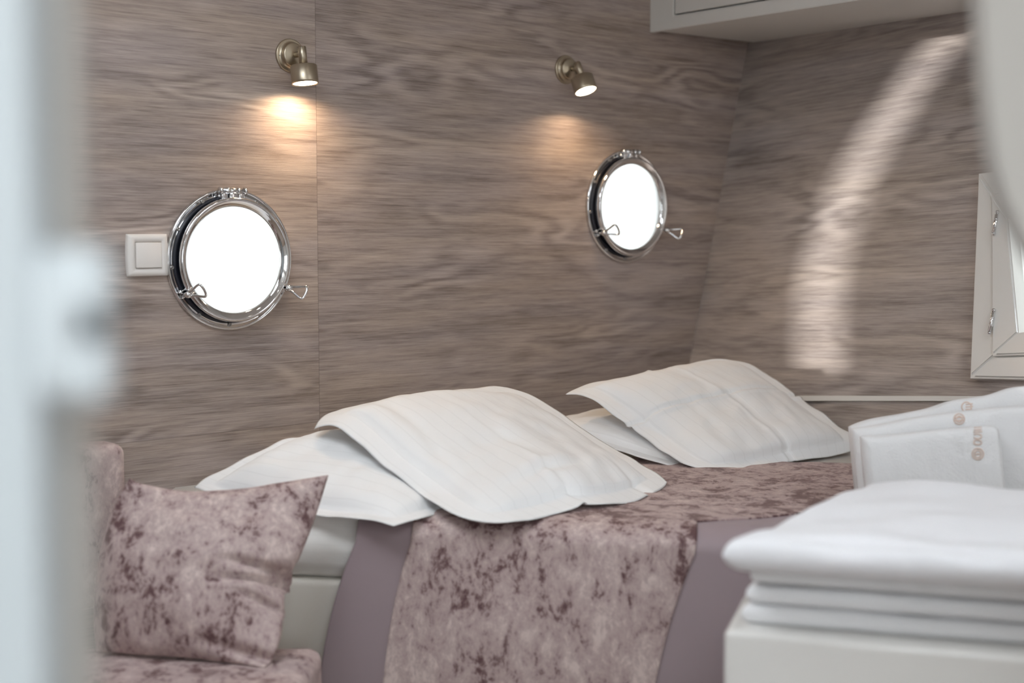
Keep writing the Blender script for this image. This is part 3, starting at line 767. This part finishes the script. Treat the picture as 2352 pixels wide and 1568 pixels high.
# right pair
pil('white pillow mostly hidden beneath the creased pillow, under the second lamp',
    top=[(1190, 985, 3.02), (1340, 948, 3.20), (1500, 925, 3.40)], right=[(1500, 925, 3.40), (1680, 970, 3.28), (1850, 1028, 3.15)],
    bottom=[(1572, 1079, 2.90), (1700, 1058, 3.0), (1850, 1028, 3.15)], left=[(1190, 985, 3.02), (1330, 1010, 2.98), (1470, 1050, 2.93), (1572, 1079, 2.90)],
    H=.038, Hb=.01, flange=.075, wave=.005, seed=8., wr=.002)
def cr3(u, v, k):
    # folded-in creases: one along, one across
    d = folds(u, v, k, 7.)
    d += .0035*math.exp(-((u-.50)/.010)**2)
    d += -.006*math.exp(-((v-.44-.0)/.011)**2)+.003*math.exp(-((v-.465)/.012)**2)
    d += .010*math.exp(-((u-.20)/.07)**2-((v-.86)/.09)**2)*k
    return d
pil('white pillow with a pressed cross crease, leaning near the corner, top of the right pair',
    top=[(1287, 904, 3.02), (1340, 884, 3.06), (1420, 868, 3.12), (1510, 850, 3.19), (1600, 830, 3.27), (1668, 822, 3.32)],
    right=[(1668, 822, 3.32), (1720, 834, 3.33), (1780, 870, 3.32), (1850, 922, 3.27), (1910, 965, 3.20), (1960, 1000, 3.13), (1966, 1038, 3.09)],
    bottom=[(1628, 1083, 2.86), (1700, 1077, 2.88), (1790, 1066, 2.95), (1824, 1058, 2.98), (1832, 1058, 2.98), (1890, 1050, 3.02), (1966, 1038, 3.09)],
    left=[(1287, 904, 3.02), (1335, 907, 3.01), (1400, 945, 2.98), (1480, 1005, 2.95), (1555, 1058, 2.89), (1628, 1083, 2.86)],
    H=.040, Hb=.02, flange=.09, wave=.007, seed=11., wr=.0025, fn=cr3, p=.38)

# ------------------------------------------------------------------ VELVET CUSHION and BENCH
def crc(u, v, k):
    d = -.030*math.exp(-((v-.56)/.05)**2-((u-1.0)/.13)**2)
    d += -.018*math.exp(-((v-.50-.16*(u-.8))/.018)**2)*max(0, min(1, (u-.62)/.2))
    d += -.020*math.exp(-((v-.585+.02*(u-.8))/.016)**2)*max(0, min(1, (u-.60)/.2))
    d += -.014*math.exp(-((v-.66-.3*(u-.8))/.02)**2)*max(0, min(1, (u-.70)/.2))
    d += .010*math.exp(-((v-.60)/.10)**2-((u-.82)/.10)**2)
    d += -.015*math.exp(-((v-.90-.12*(u-.5))/.03)**2)*max(0, min(1, (u-.55)/.3))
    return d
o = cushion('cushion', 'velvet_c',
    top=[(298, 1098, 2.34), (330, 1112, 2.345), (430, 1128, 2.35), (550, 1124, 2.35), (650, 1108, 2.36), (754, 1091, 2.37)],
    right=[(754, 1091, 2.37), (728, 1175, 2.34), (690, 1275, 2.29), (655, 1335, 2.27), (652, 1400, 2.24), (640, 1480, 2.20), (606, 1534, 2.17)],
    bottom=[(222, 1494, 2.245), (330, 1503, 2.225), (440, 1511, 2.21), (540, 1524, 2.19), (606, 1532, 2.17)],
    left=[(298, 1098, 2.34), (262, 1165, 2.33), (232, 1270, 2.30), (218, 1400, 2.265), (222, 1494, 2.245)],
    H=.062, Hb=.055, p=.60, up=Vector((.1, -1, .2)), n=80, wr=.0025, fn=crc, seed=3.)
tag(o, 'mauve crushed velvet scatter cushion propped on the bench beside the bed', 'cushion')

root = empty('bench', Vector((-.6, 2.25, 0))); tag(root, 'low corner bench with mauve crushed velvet seat below the scatter cushion', 'bench')
bpy.context.view_layer.update()
def soft_slab(name, mat, x0, x1, y0, y1, z0, z1, r, parent, seed=0., mw=None):
    bm = bmesh.new(); add_box(bm, (x0, y0, z0), (x1, y1, z1), r, 5)
    bmesh.ops.subdivide_edges(bm, edges=[e for e in bm.edges if e.calc_length() > .05], cuts=5, use_grid_fill=True)
    for v in bm.verts: v.co += v.co.normalized()*0+Vector((.004*noise.noise(v.co*9+Vector((seed, 0, 0))), .004*noise.noise(v.co*9+Vector((0, seed, 3))), .004*noise.noise(v.co*9+Vector((5, 0, seed)))))
    if mw is not None:
        for v in bm.verts: v.co = mw @ v.co
    o = obj(name, bm, mat)
    if parent: o.parent = parent; o.matrix_parent_inverse = parent.matrix_world.inverted()
    return o
bt = at(606, 1534, 2.17).z-.002
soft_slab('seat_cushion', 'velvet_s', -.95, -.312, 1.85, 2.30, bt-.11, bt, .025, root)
bm = bmesh.new(); add_box(bm, (-.94, 1.87, 0), (-.33, 2.28, bt-.112), .006); o = obj('bench_base', bm, 'cream', smooth=False); o.parent = root; o.matrix_parent_inverse = root.matrix_world.inverted()
# back cushion leaning on the hull wall
q = hull(268, 1010, .05)
mwb = frame(Vector((q.x, q.y, 0)), HD, -HN, Vector((0, 0, 1)))
bm = bmesh.new()
o = soft_slab('backrest_cushion', 'velvet', -.60, 0, -.045, .04, bt+.002, q.z, .022, root, 4., mwb)

# ------------------------------------------------------------------ WHITE CABINET with stacked linen (near right)
h = lambda y, z: at(1700, y, z).z
CT = at(1665, 1446, 1.75).z
FD = Vector((.958, -.286, 0)); SD = Vector((.286, .958, 0))
c0 = at(1662, 1446, 1.75); c0.z = 0
cm = frame(c0, FD, SD, Vector((0, 0, 1)))
root = empty('cabinet', cm); tag(root, 'glossy white cabinet in the near right corner under the folded linen', 'cabinet')
bm = bmesh.new(); add_box(bm, (0, 0, 0), (.85, .38, CT), .010, 5); obj('body', bm, 'white_gloss', root).modifiers.new('e', 'EDGE_SPLIT').split_angle = math.radians(40)
bm = bmesh.new(); add_box(bm, (.025, -.016, .03), (.42, -.0005, CT-.09), .003, 3); d1 = obj('door', bm, 'white_gloss', root, smooth=False)
bm = bmesh.new(); add_box(bm, (.43, -.016, .03), (.825, -.0005, CT-.09), .003, 3); obj('door', bm, 'white_gloss', root, smooth=False)

def fold(name, mat, NL, NR, FR, FL, z0, z1, label, cat, group, seed, H=None, fn=None, rim=None):
    zm = (z0+z1)/2; v = lambda p: Vector((p[0], p[1], zm))
    t = (z1-z0)/2
    # rounded rim comes from a steep profile
    o = cushion(name, mat, top=[v(FL), v(FR)], right=[v(FR), v(NR)], bottom=[v(NL), v(NR)], left=[v(FL), v(NL)], H=t, Hb=t, up=Vector((0, 0, 1)), n=64, wr=.0010, seed=seed, fn=fn, thick=.0, rim=rim or t*1.1, cround=.025)
    tag(o, label, cat, group); return o
XL = .275; y0 = 1.785
zz = [CT+.001]
tk = (.425-0)  # placeholder
topz = at(1700, 1310, 1.75).z
th = (topz-CT-.002)/3
names = ['bottom folded white towel of the pile, resting on the glossy cabinet', 'second folded white towel from the bottom of the pile on the cabinet', 'folded white towel directly under the draped sheet on the cabinet']
sd = Vector((.50, .866, 0))
for k in range(3):
    a = Vector((XL+.006*k+.008, y0-.01+.004*k, 0)); b_ = a+FD*.58; c_ = b_+sd*.37; d_ = a+sd*.37
    fold('folded_towel', 'terry', a, b_, c_, d_, CT+.001+th*k, CT+th*(k+1)-.0005, names[k], 'towel', 'folded towels on the cabinet', k*3.3)
zs0 = topz+.0005; zs1 = at(1700, 1232, 1.75).z
def fs(u, v, k):   # v: far->near here
    return (.010*noise.noise(Vector((u*3.1+2, v*2.2, 7)))+.006*noise.noise(Vector((u*6, v*6, 2)))-.010*math.exp(-((v-.93+.35*(u-.35)**2)/.035)**2)*(u > .05))*min(1, k*1.5) - .012*math.exp(-((u-.92)/.05)**2-((v-1)/.1)**2)
a = at(1640, 1272, 1.735); b_ = a+FD*.62; d_ = at(1985, 1110, 2.15); c_ = d_+FD*.52+Vector((.02, .03, 0))
o = fold('folded_sheet', 'linen', a, b_, c_, d_, zs0, zs1, 'large loosely folded white sheet on top of the pile on the cabinet', 'bed linen', None, 9., fn=fs)

# ------------------------------------------------------------------ THREE STANDING TOWELS behind the pile
def loop_towel(idx, top_pts, y_base, zbase, thick, label, left_open=False):
    """towel folded upright: a slab standing on the bed, its top edge follows top_pts (px,py)"""
    n = 70; bm = bmesh.new(); rings = []
    tops = spline([at(px, py, y_base(px)) for px, py in top_pts], n)
    m = 28
    for i, tp in enumerate(tops):
        e = min(i, n-i)/n; endr = min(1, (e/.045))**.5 if e < .045 else 1
        th = thick*(.35+.65*endr)*(1+.10*noise.noise(Vector((i*.12, idx*3, 0))))
        zb_ = zbase; H_ = (tp.z-zb_); ring = []
        lean = .10
        for k in range(m):
            a = 2*math.pi*k/m; ca, sa = math.cos(a), math.sin(a)
            sy = math.copysign(abs(ca)**.55, ca)*th/2; sz = math.copysign(abs(sa)**.45, sa)
            z = zb_+H_*(.5+.5*sz)
            dy = lean*(z-zb_)*.8
            w = .0022*noise.noise(Vector((tp.x*14+idx*5, z*10, k*.05)))
            ring.append(bm.verts.new((tp.x+ (z-zb_)*(-.10), tp.y+sy+dy-lean*H_*.8+w, z)))
        rings.append(ring)
    for A, B in zip(rings, rings[1:]):
        for k in range(m): bm.faces.new([A[k], A[(k+1) % m], B[(k+1) % m], B[k]])
    bm.faces.new(rings[0]); bm.faces.new(rings[-1][::-1])
    bmesh.ops.recalc_face_normals(bm, faces=bm.faces)
    o = obj('standing_towel', bm, 'terry'); tag(o, label, 'towel', 'upright towels with beige embroidery'); return o
zb0 = BT+.016
t1 = loop_towel(1, [(1992, 1001), (2060, 998), (2120, 992), (2200, 984), (2260, 979), (2296, 978), (2312, 984)], lambda p: 2.42-(p-2000)*.00015, zb0, .040, 'front towel of the upright three, embroidered with a column of letters over an emblem')
t2 = loop_towel(2, [(1972, 984), (2030, 976), (2100, 962), (2160, 952), (2240, 943), (2352, 932), (2420, 926)], lambda p: 2.475-(p-2000)*.00015, zb0, .042, 'middle towel of the upright three, with a small round beige emblem')
t3 = loop_towel(3, [(1965, 979), (2015, 963), (2090, 950), (2150, 938), (2210, 920), (2290, 908), (2352, 890), (2420, 884)], lambda p: 2.535-(p-2000)*.00015, zb0, .042, 'rearmost and tallest of the upright towels, emblem half hidden')
def stitch(parent, name, cx, cy, d, strokes):
    """embroidery raised on the face: strokes = polylines in pixels about the centre"""
    bm = bmesh.new()
    for s in strokes:
        pp = []
        for (xa, ya), (xb, yb) in zip(s, s[1:]):
            for t in range(5): pp.append((xa+(xb-xa)*t/5, ya+(yb-ya)*t/5))
        pp.append(s[-1]); tube(bm, [at(cx+x, cy+y, face_depth(parent, cx+x, cy+y)) for x, y in pp], .0012, 8)
    o = obj(name, bm, 'thread'); o.parent = parent; o.matrix_parent_inverse = parent.matrix_world.inverted(); return o
bpy.context.view_layer.update()
def circle(r, x0=0, y0=0, n=22): return [(x0+r*math.cos(2*math.pi*i/n), y0+r*math.sin(2*math.pi*i/n)) for i in range(n+1)]
def letter(y):  # lying letter forms, stacked in a column
    return [[(-9, y-4), (-3, y-6), (4, y-5), (9, y-2)], [(-9, y+3), (-2, y+5), (6, y+4), (9, y)], [(-9, y-4), (-9, y+3)]]
emb = [circle(13, 0, 24), circle(8, 0, 24)] + [[(-5, 24), (5, 24)]] + letter(-2) + letter(-16)[:2] + [[(-10, -26), (10, -27)], [(-9, -31), (9, -32)], [(-9, -36), (9, -37)]]
def face_depth(o, px, py):
    dg = bpy.context.evaluated_depsgraph_get(); ok, loc, nn, ix = o.ray_cast(o.matrix_world.inverted() @ Vector((0, 0, CAMZ)), ray(px, py))
    return (loc.y-.0006) if ok else 2.4
stitch(t1, 'embroidery', 2246, 1018, face_depth(t1, 2246, 1018), emb)
stitch(t2, 'embroidery', 2203, 962, face_depth(t2, 2203, 958), [circle(12), circle(7), [(-12, 4), (12, 2)], [(-10, -3), (10, -4)]])
stitch(t3, 'embroidery', 2220, 934, face_depth(t3, 2220, 934), [circle(11), [(-2, -6), (14, -7)], [(-2, 0), (15, -1)], [(-2, 6), (13, 5)]])

# ------------------------------------------------------------------ CEILING DOWNLIGHTS (above and behind the view)
for (x, y) in ((-.55, 1.5), (.35, 1.2), (.05, 2.35), (-.45, 2.0), (.7, 2.3)):
    r = empty('ceiling_light', Matrix.Translation((x, y, CEIL-.0005))); tag(r, 'small round recessed ceiling downlight', 'ceiling light', 'cabin downlights')
    RX = Matrix.Rotation(math.radians(-90), 4, 'X')
    bm = bmesh.new(); lathe(bm, [(.030, 0), (.042, 0), (.042, .003), (.039, .006), (.031, .006), (.030, .004)], 40, RX, closed=True); obj('bezel', bm, 'nickel', r)
    bm = bmesh.new(); lathe(bm, [(0, .001), (.029, .001), (.029, .004), (0, .0045)], 40, RX); obj('diffuser', bm, 'down', r)

# ================================================================== LIGHT, WORLD, CAMERA
w = bpy.data.worlds.new('daylight'); bpy.context.scene.world = w; w.use_nodes = True
nt = w.node_tree; bg = nt.nodes['Background']
tc = N(nt, 'ShaderNodeTexCoord'); sx = N(nt, 'ShaderNodeSeparateXYZ'); nt.links.new(tc.outputs['Generated'], sx.inputs[0])
cr = N(nt, 'ShaderNodeValToRGB'); nt.links.new(sx.outputs['Z'], cr.inputs['Fac'])
cr.color_ramp.elements[0].position = .0; cr.color_ramp.elements[0].color = (.93, .93, .93, 1)
cr.color_ramp.elements[1].position = .6; cr.color_ramp.elements[1].color = (.90, .96, 1, 1)
nt.links.new(cr.outputs['Color'], bg.inputs['Color']); bg.inputs['Strength'].default_value = 1.8

cam = bpy.data.cameras.new('camera'); co = bpy.data.objects.new('camera', cam); C.objects.link(co)
co.location = (0, 0, CAMZ); co.rotation_euler = (math.radians(90)-PITCH, 0, 0)
cam.lens = 50.006; cam.sensor_width = 36; cam.sensor_fit = 'HORIZONTAL'; cam.clip_start = .02
cam.dof.use_dof = True; cam.dof.focus_distance = 2.88; cam.dof.aperture_fstop = 2.15
bpy.context.scene.camera = co
vs = bpy.context.scene.view_settings
vs.view_transform = 'Standard'; vs.look = 'None'; vs.gamma = 1; vs.use_curve_mapping = False; vs.exposure = 0.0
